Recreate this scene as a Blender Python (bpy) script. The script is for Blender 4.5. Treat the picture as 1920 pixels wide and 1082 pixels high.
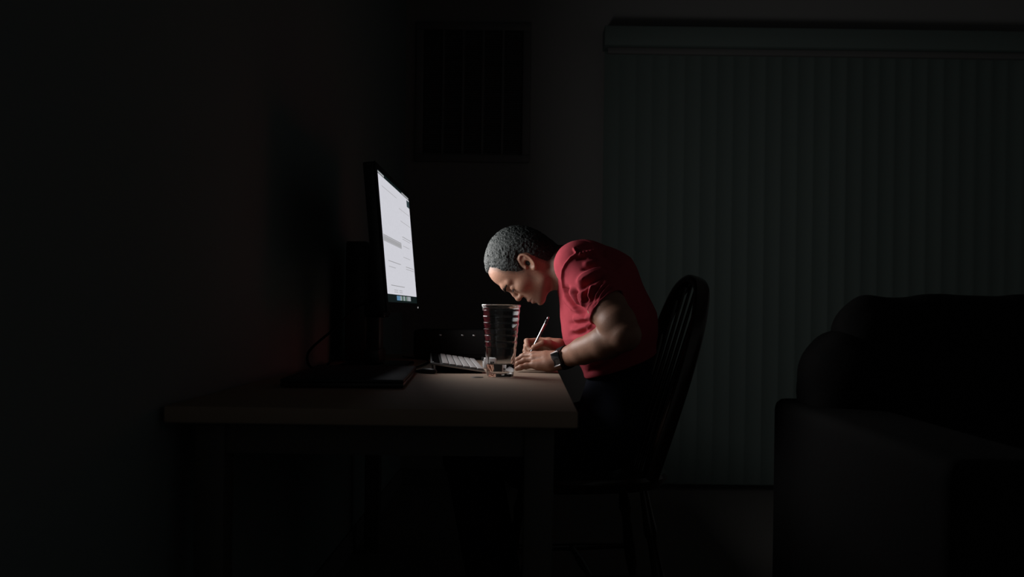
import bpy, bmesh, math, random
import numpy as np
import openvdb
from mathutils import Vector, Matrix

for o in list(bpy.data.objects):
    bpy.data.objects.remove(o, do_unlink=True)
SC = bpy.context.scene
COL = SC.collection
PI = math.pi
random.seed(7)

# ------------------------------------------------------------------ camera
CAM_H = 0.919
ROLL = math.radians(0.8)
F_PX = 1636.0
VX, VY = 990.0, 581.0
cam_d = bpy.data.cameras.new('camera')
cam = bpy.data.objects.new('camera', cam_d)
COL.objects.link(cam)
cam.location = (0, 0, CAM_H)
cam.rotation_euler = (math.radians(90), -ROLL, 0)
cam_d.sensor_fit = 'HORIZONTAL'
cam_d.sensor_width = 36.0
cam_d.lens = 36.0 * F_PX / 1920.0
cam_d.shift_x = (960 - VX) / 1920.0
cam_d.shift_y = (VY - 541) / 1920.0
cam_d.clip_start = 0.05
cam_d.dof.use_dof = True
cam_d.dof.focus_distance = 2.5
cam_d.dof.aperture_fstop = 3.2
SC.camera = cam

# ------------------------------------------------------------------ world, lamps, exposure
world = bpy.data.worlds.new('world')
SC.world = world
world.use_nodes = True
wbg = world.node_tree.nodes['Background']
wbg.inputs['Color'].default_value = (1.0, 1.0, 0.97, 1)
wbg.inputs['Strength'].default_value = 0.030

# the light the computer screen throws on the man (an LCD is far brighter head-on than seen from the side)
SCR_C = Vector((-0.386, 2.60, 1.110))          # middle of the lit display
SCR_TILT = math.radians(5.5)
lamp_d = bpy.data.lights.new('screen_light', 'AREA')
lamp_d.shape = 'RECTANGLE'
lamp_d.size = 0.32
lamp_d.size_y = 0.54
lamp_d.energy = 4.7
lamp_d.color = (1.0, 0.97, 0.95)
lamp_d.spread = math.radians(158)
lamp = bpy.data.objects.new('screen_light', lamp_d)
COL.objects.link(lamp)
SCR_N = Vector((math.cos(SCR_TILT), 0, math.sin(SCR_TILT)))
SCR_UP = Vector((-math.sin(SCR_TILT), 0, math.cos(SCR_TILT)))
lamp.matrix_world = Matrix.Translation(SCR_C + SCR_N * 0.008 + Vector((0, 0.025, 0))) @ Matrix((
    (SCR_UP.x, 0, -SCR_N.x), (SCR_UP.y, 1, -SCR_N.y), (SCR_UP.z, 0, -SCR_N.z))).to_4x4()

vs = SC.view_settings
vs.view_transform = 'Standard'
vs.look = 'None'
vs.gamma = 1.0
vs.use_curve_mapping = False
vs.exposure = 0.0
SC.cycles.max_bounces = 10
SC.cycles.transmission_bounces = 10
SC.cycles.glossy_bounces = 5
SC.cycles.diffuse_bounces = 4
SC.cycles.caustics_refractive = True
SC.cycles.caustics_reflective = False
SC.cycles.blur_glossy = 0.5
SC.cycles.sample_clamp_indirect = 2.0
SC.cycles.use_denoising = True

CR = Vector((math.cos(ROLL), 0, math.sin(ROLL)))
CU = Vector((-math.sin(ROLL), 0, math.cos(ROLL)))


def P(px, py, d):
    """world point seen at a place of the 1920x1082 frame, at distance d along the room"""
    u = (px - VX) / F_PX
    v = -(py - VY) / F_PX
    return Vector((0, 0, CAM_H)) + d * (u * CR + v * CU + Vector((0, 1, 0)))


def proj(V):
    """numpy (n,3) world -> (n,2) picture coordinates"""
    q = V - np.array([0, 0, CAM_H])
    d = q[:, 1]
    u = q @ np.array(CR) / d
    v = q @ np.array(CU) / d
    return np.stack([VX + F_PX * u, VY - F_PX * v], 1)


# ------------------------------------------------------------------ helpers
def tag(o, label=None, cat=None, group=None, kind=None):
    if label: o['label'] = label
    if cat: o['category'] = cat
    if group: o['group'] = group
    if kind: o['kind'] = kind
    return o


def thing(name, label, cat, loc=(0, 0, 0), rotz=0, group=None):
    o = bpy.data.objects.new(name, None)
    o.empty_display_size = 0.05
    COL.objects.link(o)
    o.location = loc
    o.rotation_euler = (0, 0, rotz)
    tag(o, label, cat, group)
    return o


def mat(name, color, rough=0.6, metal=0.0, spec=0.5, noise=None, bump=None, **kw):
    m = bpy.data.materials.new(name)
    m.use_nodes = True
    nt = m.node_tree
    b = nt.nodes['Principled BSDF']
    b.inputs['Base Color'].default_value = (*color, 1)
    b.inputs['Roughness'].default_value = rough
    b.inputs['Metallic'].default_value = metal
    b.inputs['Specular IOR Level'].default_value = spec
    for k, v in kw.items():
        b.inputs[k.replace('_', ' ')].default_value = v
    tc = nt.nodes.new('ShaderNodeTexCoord')
    if noise:
        scale, c2, stretch = noise
        mp = nt.nodes.new('ShaderNodeMapping')
        mp.inputs['Scale'].default_value = stretch
        n = nt.nodes.new('ShaderNodeTexNoise')
        n.inputs['Scale'].default_value = scale
        n.inputs['Detail'].default_value = 5
        mx = nt.nodes.new('ShaderNodeMix')
        mx.data_type = 'RGBA'
        mx.inputs[6].default_value = (*color, 1)
        mx.inputs[7].default_value = (*c2, 1)
        nt.links.new(tc.outputs['Object'], mp.inputs['Vector'])
        nt.links.new(mp.outputs['Vector'], n.inputs['Vector'])
        nt.links.new(n.outputs['Fac'], mx.inputs[0])
        nt.links.new(mx.outputs[2], b.inputs['Base Color'])
    if bump:
        scale, strength, dist = bump
        n = nt.nodes.new('ShaderNodeTexNoise')
        n.inputs['Scale'].default_value = scale
        n.inputs['Detail'].default_value = 3
        bp = nt.nodes.new('ShaderNodeBump')
        bp.inputs['Strength'].default_value = strength
        bp.inputs['Distance'].default_value = dist
        nt.links.new(tc.outputs['Object'], n.inputs['Vector'])
        nt.links.new(n.outputs['Fac'], bp.inputs['Height'])
        nt.links.new(bp.outputs['Normal'], b.inputs['Normal'])
    return m


def emis(name, color, strength, c2=None, scale=60.0):
    m = bpy.data.materials.new(name)
    m.use_nodes = True
    nt = m.node_tree
    b = nt.nodes['Principled BSDF']
    b.inputs['Base Color'].default_value = (0.01, 0.01, 0.01, 1)
    b.inputs['Roughness'].default_value = 0.3
    b.inputs['Emission Color'].default_value = (*color, 1)
    b.inputs['Emission Strength'].default_value = strength
    if c2:
        tc = nt.nodes.new('ShaderNodeTexCoord')
        n = nt.nodes.new('ShaderNodeTexNoise')
        n.inputs['Scale'].default_value = scale
        n.inputs['Detail'].default_value = 3
        mx = nt.nodes.new('ShaderNodeMix')
        mx.data_type = 'RGBA'
        mx.inputs[6].default_value = (*color, 1)
        mx.inputs[7].default_value = (*c2, 1)
        nt.links.new(tc.outputs['Object'], n.inputs['Vector'])
        nt.links.new(n.outputs['Fac'], mx.inputs[0])
        nt.links.new(mx.outputs[2], b.inputs['Emission Color'])
    return m


def obj(name, bm, m, parent=None, smooth=True, inverse=False):
    me = bpy.data.meshes.new(name)
    bm.normal_update()
    bm.to_mesh(me)
    bm.free()
    if smooth:
        me.polygons.foreach_set('use_smooth', [True] * len(me.polygons))
        try:
            me.set_sharp_from_angle(angle=math.radians(40))
        except Exception:
            pass
    if m: me.materials.append(m)
    o = bpy.data.objects.new(name, me)
    COL.objects.link(o)
    if parent: o.parent = parent
    return o


def dup(o, parent=None, loc=None):
    c = o.copy()
    COL.objects.link(c)
    if parent: c.parent = parent
    if loc is not None: c.location = loc
    return c


def add_box(bm, lo, hi, bevel=0.0, seg=2, M=None):
    r = bmesh.ops.create_cube(bm, size=1.0)
    vs_ = r['verts']
    lo, hi = Vector(lo), Vector(hi)
    c, s = (lo + hi) / 2, hi - lo
    for v in vs_:
        v.co = Vector((v.co.x * s.x, v.co.y * s.y, v.co.z * s.z)) + c
    if bevel > 0:
        es = {e for v in vs_ for e in v.link_edges}
        r2 = bmesh.ops.bevel(bm, geom=list(es), offset=bevel, segments=seg, profile=0.5, affect='EDGES', clamp_overlap=True)
        vs_ = list({v for f in r2['faces'] for v in f.verts} | {v for v in vs_ if v.is_valid})
        if M is not None:
            allv = set()
            stack = list(vs_)
            while stack:
                v = stack.pop()
                if v in allv: continue
                allv.add(v)
                for e in v.link_edges: stack.append(e.other_vert(v))
            vs_ = list(allv)
    if M is not None:
        for v in vs_: v.co = M @ v.co
    return bm


def box(lo, hi, bevel=0.0, seg=2, M=None):
    return add_box(bmesh.new(), lo, hi, bevel, seg, M)


def add_tube(bm, pts, radii, n=12, caps=True, flat=None):
    """tube along points; flat=(normal axis vector, ratio a, ratio b) gives a section wider along one axis"""
    pts = [Vector(p) for p in pts]
    if not isinstance(radii, (list, tuple)): radii = [radii] * len(pts)
    rings = []
    up = None
    for i, p in enumerate(pts):
        t = (pts[min(i + 1, len(pts) - 1)] - pts[max(i - 1, 0)]).normalized()
        if flat:
            a = Vector(flat[0])
            a = (a - t * a.dot(t)).normalized()
        else:
            if up is None:
                up = Vector((0, 0, 1)) if abs(t.z) < 0.9 else Vector((1, 0, 0))
            a = (up - t * up.dot(t)).normalized()
            up = a
        b = t.cross(a).normalized()
        ra = rb = radii[i]
        if flat: ra, rb = flat[1] * radii[i], flat[2] * radii[i]
        ring = []
        for k in range(n):
            th = 2 * PI * k / n
            ca, sa = math.cos(th), math.sin(th)
            if flat:  # rounded rectangle
                ca = math.copysign(abs(ca) ** 0.5, ca)
                sa = math.copysign(abs(sa) ** 0.5, sa)
            ring.append(bm.verts.new(p + a * ra * ca + b * rb * sa))
        rings.append(ring)
    for r0, r1 in zip(rings, rings[1:]):
        for k in range(n):
            bm.faces.new((r0[k], r0[(k + 1) % n], r1[(k + 1) % n], r1[k]))
    if caps:
        bm.faces.new(rings[0][::-1])
        bm.faces.new(rings[-1])
    return bm


def tube(pts, radii, n=12, caps=True, flat=None):
    return add_tube(bmesh.new(), pts, radii, n, caps, flat)


def lathe(prof, n=48, closed=False):
    """revolve (r, z) profile about z"""
    bm = bmesh.new()
    rings = []
    for r, z in prof:
        if r < 1e-6:
            rings.append([bm.verts.new((0, 0, z))])
        else:
            rings.append([bm.verts.new((r * math.cos(2 * PI * k / n), r * math.sin(2 * PI * k / n), z)) for k in range(n)])
    pairs = list(zip(rings, rings[1:]))
    if closed: pairs.append((rings[-1], rings[0]))
    for a, b in pairs:
        for k in range(n):
            k2 = (k + 1) % n
            if len(a) == 1 and len(b) == 1: continue
            if len(a) == 1: bm.faces.new((a[0], b[k2], b[k]))
            elif len(b) == 1: bm.faces.new((a[k], a[k2], b[0]))
            else: bm.faces.new((a[k], a[k2], b[k2], b[k]))
    bmesh.ops.recalc_face_normals(bm, faces=bm.faces)
    return bm


def smooth_path(pts, n=8):
    pts = [Vector(p) for p in pts]
    out = []
    for i in range(len(pts) - 1):
        p0, p1, p2, p3 = pts[max(i - 1, 0)], pts[i], pts[i + 1], pts[min(i + 2, len(pts) - 1)]
        for k in range(n):
            t = k / n
            out.append(0.5 * ((2 * p1) + (p2 - p0) * t + (2 * p0 - 5 * p1 + 4 * p2 - p3) * t * t + (3 * p1 - p0 - 3 * p2 + p3) * t ** 3))
    out.append(pts[-1])
    return out


# ------------------------------------------------------------------ implicit surfaces
def A(v): return np.array(v, dtype=np.float32)


_rs = np.random.RandomState(3)
_NT = _rs.rand(32, 32, 32).astype(np.float32)


def vnoise(p):
    """value noise in -1..1 on (n,3)"""
    i = np.floor(p).astype(np.int32)
    f = p - i
    f = f * f * (3 - 2 * f)
    i &= 31
    j = (i + 1) & 31
    x0, y0, z0 = i.T
    x1, y1, z1 = j.T
    fx, fy, fz = f.T
    def L(a, b, t): return a + (b - a) * t
    v = L(L(L(_NT[x0, y0, z0], _NT[x1, y0, z0], fx), L(_NT[x0, y1, z0], _NT[x1, y1, z0], fx), fy),
          L(L(_NT[x0, y0, z1], _NT[x1, y0, z1], fx), L(_NT[x0, y1, z1], _NT[x1, y1, z1], fx), fy), fz)
    return v * 2 - 1


def smin(a, b, k):
    if k <= 0: return np.minimum(a, b)
    h = np.maximum(k - np.abs(a - b), 0) / k
    return np.minimum(a, b) - h * h * k * 0.25


def smax(a, b, k): return -smin(-a, -b, k)


class Prim:
    def __init__(s, f, c, r, op='add', k=0.01):
        s.f, s.c, s.r, s.op, s.k = f, A(c), float(r), op, k


def chain(pts, radii, k=0.01, op='add', scale=None, sc_axis=1, sc_c=0.0, kin=None):
    """tapered capsules through points; scale squeezes one axis (wider section along it)"""
    pts = [A(p) for p in pts]
    if not isinstance(radii, (list, tuple)): radii = [radii] * len(pts)
    kin_ = k * 0.5 if kin is None else kin
    def f(p):
        q = p
        if scale:
            q = p.copy()
            q[:, sc_axis] = (q[:, sc_axis] - sc_c) / scale + sc_c
        d = None
        for i in range(len(pts) - 1):
            a, b = pts[i], pts[i + 1]
            ba = b - a
            h = np.clip((q - a) @ ba / max(float(ba @ ba), 1e-12), 0, 1)
            dd = np.sqrt((((q - a) - h[:, None] * ba) ** 2).sum(1)) - (radii[i] + (radii[i + 1] - radii[i]) * h)
            d = dd if d is None else smin(d, dd, kin_)
        return d
    c = sum(pts) / len(pts)
    ext = max(radii) * (scale or 1)
    r = max(float(np.linalg.norm(p - c)) for p in pts) + ext
    return Prim(f, c, r, op, k)


def ell(c, rad, axes=None, k=0.01, op='add'):
    """ellipsoid; axes = 3 unit vectors"""
    c, rad = A(c), A(rad)
    M = np.eye(3, dtype=np.float32) if axes is None else np.array([list(a) for a in axes], dtype=np.float32)
    def f(p):
        q = (p - c) @ M.T
        k0 = np.sqrt(((q / rad) ** 2).sum(1))
        k1 = np.sqrt(((q / rad ** 2) ** 2).sum(1)) + 1e-9
        return k0 * (k0 - 1) / k1
    return Prim(f, c, float(rad.max()), op, k)


def rbox(lo, hi, r, k=0.02, op='add'):
    lo, hi = A(lo), A(hi)
    c, h = (lo + hi) / 2, (hi - lo) / 2 - r
    def f(p):
        q = np.abs(p - c) - h
        return np.sqrt((np.maximum(q, 0) ** 2).sum(1)) + np.minimum(q.max(1), 0) - r
    return Prim(f, c, float(np.linalg.norm(h)) + r * 1.8, op, k)


def half(n, o, k=0.0):
    """keeps the side n points away from (cuts where (p-o).n > 0)"""
    n, o = A(n), A(o)
    n = n / np.linalg.norm(n)
    return Prim(lambda p: (o - p) @ n, o, 1e9, 'sub', k)


def evaluate(prims, p, c=None, R=None, far=0.06):
    d = np.full(len(p), far, dtype=np.float32)
    for q in prims:
        if c is not None and np.linalg.norm(q.c - c) > q.r + R + 0.03: continue
        dd = q.f(p)
        if q.op == 'add': d = smin(d, dd, q.k)
        else: d = smax(d, -dd, q.k)
    return d


def polygonize(prims, lo, hi, vox, post=None, B=24):
    lo, hi = A(lo), A(hi)
    g = openvdb.FloatGrid(0.06)
    n = np.ceil((hi - lo) / vox / B).astype(int)
    idx = np.stack(np.meshgrid(*[np.arange(B)] * 3, indexing='ij'), -1).reshape(-1, 3).astype(np.float32)
    R = B * vox * 0.866
    for bi in range(n[0]):
        for bj in range(n[1]):
            for bk in range(n[2]):
                o = np.array([bi, bj, bk]) * B
                c = lo + (o + (B - 1) / 2) * vox
                dc = evaluate(prims, c[None].astype(np.float32), c, 0.0)[0]
                if post: dc = post(c[None].astype(np.float32), np.array([dc]))[0]
                if dc > R * 1.35 + 0.012: continue
                o_ = tuple(int(x) for x in o)
                if dc < -R * 1.6 - 0.012:
                    g.fill(o_, tuple(int(x) + B - 1 for x in o), -0.06, True)
                    continue
                p = lo + (idx + o) * vox
                p = p.astype(np.float32)
                d = evaluate(prims, p, c, R)
                if post: d = post(p, d)
                g.copyFromArray(np.ascontiguousarray(d.reshape(B, B, B)), ijk=o_)
    pts, quads = g.convertToQuads(0.0)
    return pts * vox + lo, quads


def mesh_from(name, V, Q, m, parent=None, flip=True):
    me = bpy.data.meshes.new(name)
    V = np.asarray(V, dtype=np.float32)
    Q = np.asarray(Q, dtype=np.int32)
    if flip: Q = Q[:, ::-1]
    me.vertices.add(len(V))
    me.vertices.foreach_set('co', V.ravel())
    me.loops.add(Q.size)
    me.loops.foreach_set('vertex_index', np.ascontiguousarray(Q).ravel())
    me.polygons.add(len(Q))
    me.polygons.foreach_set('loop_start', np.arange(len(Q), dtype=np.int32) * 4)
    me.update(calc_edges=True)
    me.validate()
    me.polygons.foreach_set('use_smooth', np.ones(len(me.polygons), dtype=bool))
    me.update()
    if m: me.materials.append(m)
    o = bpy.data.objects.new(name, me)
    COL.objects.link(o)
    if parent: o.parent = parent
    return o


def normals_of(me):
    n = np.empty(len(me.vertices) * 3, dtype=np.float32)
    me.vertices.foreach_get('normal', n)
    return n.reshape(-1, 3)


def seg_dist(xy, pts):
    """distance (n,) and param to a 2-D polyline"""
    best = np.full(len(xy), 1e9)
    par = np.zeros(len(xy))
    pts = np.array(pts, dtype=float)
    L = np.r_[0, np.cumsum(np.linalg.norm(np.diff(pts, axis=0), axis=1))]
    for i in range(len(pts) - 1):
        a, b = pts[i], pts[i + 1]
        ba = b - a
        h = np.clip(((xy - a) @ ba) / (ba @ ba), 0, 1)
        d = np.linalg.norm(xy - a - h[:, None] * ba, axis=1)
        m_ = d < best
        best = np.where(m_, d, best)
        par = np.where(m_, (L[i] + h * (L[i + 1] - L[i])) / L[-1], par)
    return best, par


def poly_sd(xy, poly):
    """signed distance to a closed 2-D polygon, positive inside"""
    poly = np.array(poly, dtype=float)
    n = len(poly)
    best = np.full(len(xy), 1e9)
    inside = np.zeros(len(xy), dtype=bool)
    for i in range(n):
        a, b = poly[i], poly[(i + 1) % n]
        ba = b - a
        h = np.clip(((xy - a) @ ba) / (ba @ ba), 0, 1)
        best = np.minimum(best, np.linalg.norm(xy - a - h[:, None] * ba, axis=1))
        cond = (a[1] > xy[:, 1]) != (b[1] > xy[:, 1])
        with np.errstate(divide='ignore', invalid='ignore'):
            xi = (b[0] - a[0]) * (xy[:, 1] - a[1]) / (b[1] - a[1] + 1e-12) + a[0]
        inside ^= cond & (xy[:, 0] < xi)
    return np.where(inside, best, -best)


# ------------------------------------------------------------------ materials
M_WALL = mat('painted_wall', (0.20, 0.20, 0.196), 0.9, spec=0.2, bump=(180, 0.15, 0.002))
M_WALLL = mat('painted_wall_left', (0.18, 0.215, 0.215), 0.95, spec=0.1, bump=(180, 0.15, 0.002))
M_CEIL = mat('ceiling_paint', (0.16, 0.16, 0.16), 0.95, spec=0.1)
M_CARPET = mat('carpet', (0.26, 0.25, 0.235), 1.0, spec=0.1, noise=(220, (0.10, 0.095, 0.09), (1, 1, 1)), bump=(260, 0.8, 0.01))
M_TRIM = mat('trim_paint', (0.11, 0.11, 0.108), 0.7)
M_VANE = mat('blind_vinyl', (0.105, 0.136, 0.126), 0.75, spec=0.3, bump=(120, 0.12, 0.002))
M_GRILLE = mat('grille_enamel', (0.13, 0.13, 0.13), 0.6, spec=0.3)
M_DUCT = mat('duct_dark', (0.03, 0.03, 0.03), 0.9)
M_DESK = mat('desk_laminate', (0.36, 0.275, 0.21), 0.66, spec=0.2, noise=(7, (0.28, 0.212, 0.16), (1, 9, 1)), bump=(300, 0.1, 0.001))
M_DESKLEG = mat('desk_leg_dark', (0.06, 0.055, 0.05), 0.6)
M_BLACK = mat('black_plastic', (0.012, 0.012, 0.013), 0.4)
M_BLACKG = mat('black_gloss', (0.008, 0.009, 0.01), 0.12)
M_BLACKM = mat('black_matte', (0.007, 0.007, 0.007), 0.9, spec=0.12)
M_ALU = mat('aluminium', (0.42, 0.43, 0.43), 0.35, metal=0.9)
M_KEY = mat('white_key', (0.36, 0.36, 0.36), 0.55)
M_KEYBED = mat('key_bed', (0.05, 0.052, 0.052), 0.5)
M_SLAB = mat('dark_slate_cover', (0.022, 0.03, 0.034), 0.5, spec=0.35)
M_CHAIR = mat('varnished_dark_wood', (0.035, 0.02, 0.012), 0.25, noise=(30, (0.02, 0.011, 0.007), (1, 1, 0.1)), Coat_Weight=0.25, Coat_Roughness=0.2)
M_SOFA = mat('black_upholstery', (0.009, 0.009, 0.009), 0.9, spec=0.1, bump=(90, 0.2, 0.004))
M_HAIR = mat('dark_cropped_hair', (0.010, 0.0145, 0.014), 0.6, spec=0.35, bump=(420, 0.9, 0.003))
M_BROW = mat('eyebrow_hair', (0.02, 0.014, 0.011), 0.8, spec=0.1)
M_LASH = mat('eyelash', (0.008, 0.006, 0.006), 0.8)
M_SHIRT = mat('red_cotton', (0.44, 0.066, 0.088), 0.95, spec=0.1, noise=(60, (0.37, 0.053, 0.072), (1, 1, 1)), bump=(900, 0.25, 0.001))
M_JEANS = mat('dark_denim', (0.012, 0.014, 0.022), 0.95, spec=0.1)
M_SHOE = mat('shoe_black', (0.012, 0.012, 0.012), 0.6)
M_PENW = mat('pen_silver', (0.32, 0.32, 0.33), 0.25, metal=1.0)
M_PENR = mat('pen_red_reflection', (0.35, 0.03, 0.03), 0.4)
M_WHITEB = mat('white_plastic', (0.5, 0.5, 0.5), 0.4)
M_GLINT = mat('edge_glint_metal', (0.8, 0.8, 0.82), 0.4, metal=1.0)


def skin_material():
    m = bpy.data.materials.new('skin')
    m.use_nodes = True
    nt = m.node_tree
    b = nt.nodes['Principled BSDF']
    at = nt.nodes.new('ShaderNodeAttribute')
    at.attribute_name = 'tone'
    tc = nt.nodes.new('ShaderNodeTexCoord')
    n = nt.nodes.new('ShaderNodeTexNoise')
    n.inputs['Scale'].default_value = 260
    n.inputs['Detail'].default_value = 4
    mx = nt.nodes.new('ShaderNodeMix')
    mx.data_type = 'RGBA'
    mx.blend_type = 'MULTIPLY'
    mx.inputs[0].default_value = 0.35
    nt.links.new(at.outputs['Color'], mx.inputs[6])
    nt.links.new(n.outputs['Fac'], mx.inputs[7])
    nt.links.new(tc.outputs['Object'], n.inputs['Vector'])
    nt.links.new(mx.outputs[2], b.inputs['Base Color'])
    bp = nt.nodes.new('ShaderNodeBump')
    bp.inputs['Strength'].default_value = 0.25
    bp.inputs['Distance'].default_value = 0.001
    nt.links.new(n.outputs['Fac'], bp.inputs['Height'])
    nt.links.new(bp.outputs['Normal'], b.inputs['Normal'])
    b.inputs['Roughness'].default_value = 0.5
    b.inputs['Specular IOR Level'].default_value = 0.4
    b.inputs['Subsurface Weight'].default_value = 0.06
    b.inputs['Subsurface Radius'].default_value = (1.0, 0.35, 0.2)
    b.inputs['Subsurface Scale'].default_value = 0.006
    return m


M_SKIN = skin_material()


def clear(name, ior, rough=0.0, color=(1, 1, 1)):
    m = bpy.data.materials.new(name)
    m.use_nodes = True
    nt = m.node_tree
    b = nt.nodes['Principled BSDF']
    b.inputs['Base Color'].default_value = (*color, 1)
    b.inputs['Roughness'].default_value = rough
    b.inputs['IOR'].default_value = ior
    b.inputs['Transmission Weight'].default_value = 1.0
    return m


M_CLEAR = clear('clear_plastic', 1.49, 0.03, (0.96, 0.98, 0.98))
M_WET = clear('water_against_plastic', 1.333 / 1.49, 0.0)
M_WATER = clear('water', 1.333, 0.0, (0.97, 0.99, 0.99))
M_PAGE = emis('page_white', (0.67, 0.67, 0.72), 1.0, (0.55, 0.55, 0.60), 160)
M_DIM = emis('desktop_dark', (0.004, 0.009, 0.009), 1.0)
M_TXT = emis('page_grey', (0.27, 0.27, 0.28), 1.0)
M_TXT2 = emis('page_pale_grey', (0.36, 0.36, 0.375), 1.0)
M_IC = [emis('icon_blue', (0.10, 0.22, 0.36), 1.0), emis('icon_white', (0.30, 0.33, 0.35), 1.0),
        emis('icon_green', (0.07, 0.13, 0.10), 1.0), emis('icon_pale', (0.20, 0.22, 0.22), 1.0)]
M_LED = emis('led', (0.5, 0.5, 0.5), 1.0)

# ------------------------------------------------------------------ room shell
WALL_Y = 4.55
WALL_X = -0.655
CEIL_Z = 2.62


def struct(name, bm, m, parent=None, smooth=False):
    o = obj(name, bm, m, parent, smooth)
    if parent is None: o['kind'] = 'structure'
    return o


struct('floor', box((WALL_X, -0.6, -0.05), (3.3, WALL_Y, 0.0)), M_CARPET)
struct('wall_left', box((WALL_X - 0.1, -0.6, 0.0), (WALL_X, WALL_Y, CEIL_Z)), M_WALLL)
struct('wall_back', box((WALL_X - 0.1, WALL_Y, 0.0), (3.3, WALL_Y + 0.1, CEIL_Z)), M_WALL)
struct('ceiling', box((WALL_X - 0.1, -0.6, CEIL_Z), (3.3, WALL_Y + 0.1, CEIL_Z + 0.05)), M_CEIL)
bb = bmesh.new()
add_box(bb, (WALL_X + 0.012, WALL_Y - 0.012, 0.0), (0.36, WALL_Y, 0.085), 0.004)
struct('baseboard_back', bb, M_TRIM)
struct('baseboard_left', box((WALL_X, -0.6, 0.0), (WALL_X + 0.012, WALL_Y, 0.085), 0.004), M_TRIM)

# ---- vertical blinds over the patio door
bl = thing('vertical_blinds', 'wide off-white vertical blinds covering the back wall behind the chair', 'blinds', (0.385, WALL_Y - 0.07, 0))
BX0 = P(1127, 300, WALL_Y).x
bl.location.x = BX0
VAL_T = P(1128, 62, WALL_Y).z
obj('valance', box((0.0, -0.055, VAL_T - 0.098), (2.78, 0.07, VAL_T), 0.004), M_VANE, bl)
obj('head_rail', box((0.02, -0.02, VAL_T - 0.13), (2.76, 0.03, VAL_T - 0.10), 0.002), M_TRIM, bl)
bmv = bmesh.new()
VN = 9
VH0, VH1 = 0.035, VAL_T - 0.115
cols = []
for side in (0, 1):
    c_ = []
    for i in range(VN):
        t = i / (VN - 1)
        x = (t - 0.5) * 0.092
        y = 0.007 * (1 - (2 * t - 1) ** 2) + side * 0.0012
        c_.append((bmv.verts.new((x, y, VH0)), bmv.verts.new((x, y, VH1))))
    cols.append(c_)
for s, c_ in enumerate(cols):
    for i in range(VN - 1):
        f = (c_[i][0], c_[i + 1][0], c_[i + 1][1], c_[i][1])
        bmv.faces.new(f if s == 0 else f[::-1])
for i in (0, VN - 1):
    f = (cols[0][i][0], cols[0][i][1], cols[1][i][1], cols[1][i][0])
    bmv.faces.new(f if i == 0 else f[::-1])
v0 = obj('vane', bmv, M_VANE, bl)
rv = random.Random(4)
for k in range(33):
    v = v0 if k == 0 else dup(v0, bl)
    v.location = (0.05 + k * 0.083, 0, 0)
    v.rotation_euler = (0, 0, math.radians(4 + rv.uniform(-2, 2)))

# ---- louvred return grille high on the back wall
g0, g1 = P(778, 303, WALL_Y), P(996, 45, WALL_Y)
gr = thing('wall_grille', 'large louvred air grille with five columns high on the back wall', 'vent', (g0.x, WALL_Y, g0.z))
GW, GH = g1.x - g0.x, g1.z - g0.z
fr = 0.040
bmf = bmesh.new()
add_box(bmf, (0, -0.018, 0), (GW, 0, fr), 0.004)
add_box(bmf, (0, -0.018, GH - fr), (GW, 0, GH), 0.004)
add_box(bmf, (0, -0.018, fr), (fr, 0, GH - fr), 0.004)
add_box(bmf, (GW - fr, -0.018, fr), (GW, 0, GH - fr), 0.004)
obj('frame', bmf, M_GRILLE, gr)
obj('duct_backing', box((fr, -0.003, fr), (GW - fr, -0.001, GH - fr)), M_DUCT, gr, False)
cw = (GW - 2 * fr) / 5
for k in range(1, 5):
    obj('divider', box((fr + k * cw - 0.006, -0.016, fr), (fr + k * cw + 0.006, -0.002, GH - fr), 0.002), M_GRILLE, gr)
for k in range(5):
    bm_ = bmesh.new()
    z = fr + 0.006
    while z < GH - fr - 0.006:
        Mx = Matrix.Translation((0, -0.008, z)) @ Matrix.Rotation(math.radians(40), 4, 'X')
        add_box(bm_, (fr + k * cw + 0.006, -0.006, -0.0008), (fr + (k + 1) * cw - 0.006, 0.006, 0.0008), 0, 1, Mx)
        z += 0.0125
    o = obj('louvers', bm_, M_GRILLE, gr, False)
    o['kind'] = 'stuff'

# ------------------------------------------------------------------ desk
DZ = 0.74
DX0, DX1, DY0, DY1 = WALL_X + 0.012, 0.091, 1.545, 3.36
desk = thing('desk', 'long brown desk standing against the left wall', 'desk', (0, 0, 0))
obj('desktop', box((DX0, DY0, DZ - 0.03), (DX1, DY1, DZ), 0.003), M_DESK, desk)
bm_ = bmesh.new()
add_box(bm_, (DX0 + 0.06, DY0 + 0.05, DZ - 0.09), (DX1 - 0.06, DY0 + 0.07, DZ - 0.03))
add_box(bm_, (DX0 + 0.06, DY1 - 0.07, DZ - 0.09), (DX1 - 0.06, DY1 - 0.05, DZ - 0.03))
add_box(bm_, (DX1 - 0.08, DY0 + 0.07, DZ - 0.09), (DX1 - 0.06, DY1 - 0.07, DZ - 0.03))
obj('apron', bm_, M_DESKLEG, desk, False)
for x in (DX0 + 0.04, DX1 - 0.095):
    for y in (DY0 + 0.04, DY1 - 0.095):
        obj('leg', box((x, y, 0), (x + 0.055, y + 0.055, DZ - 0.03), 0.004), M_DESKLEG, desk)

# ------------------------------------------------------------------ monitor
Msc = Matrix((
    (0, SCR_UP.x, SCR_N.x, SCR_C.x),
    (1, SCR_UP.y, SCR_N.y, SCR_C.y),
    (0, SCR_UP.z, SCR_N.z, SCR_C.z),
    (0, 0, 0, 1)))   # local x = away from the camera, y = up the screen, z = out of the screen
mon = thing('monitor', 'large black computer monitor with a bright white page on it', 'monitor', (-0.43, 2.6, DZ))
MI = Matrix.Translation(-Vector(mon.location))


def mpart(name, lo, hi, m, parent=mon, bevel=0.0, smooth=True):
    o = obj(name, box(lo, hi, bevel, 2, MI @ Msc), m, parent, smooth)
    return o


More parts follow.
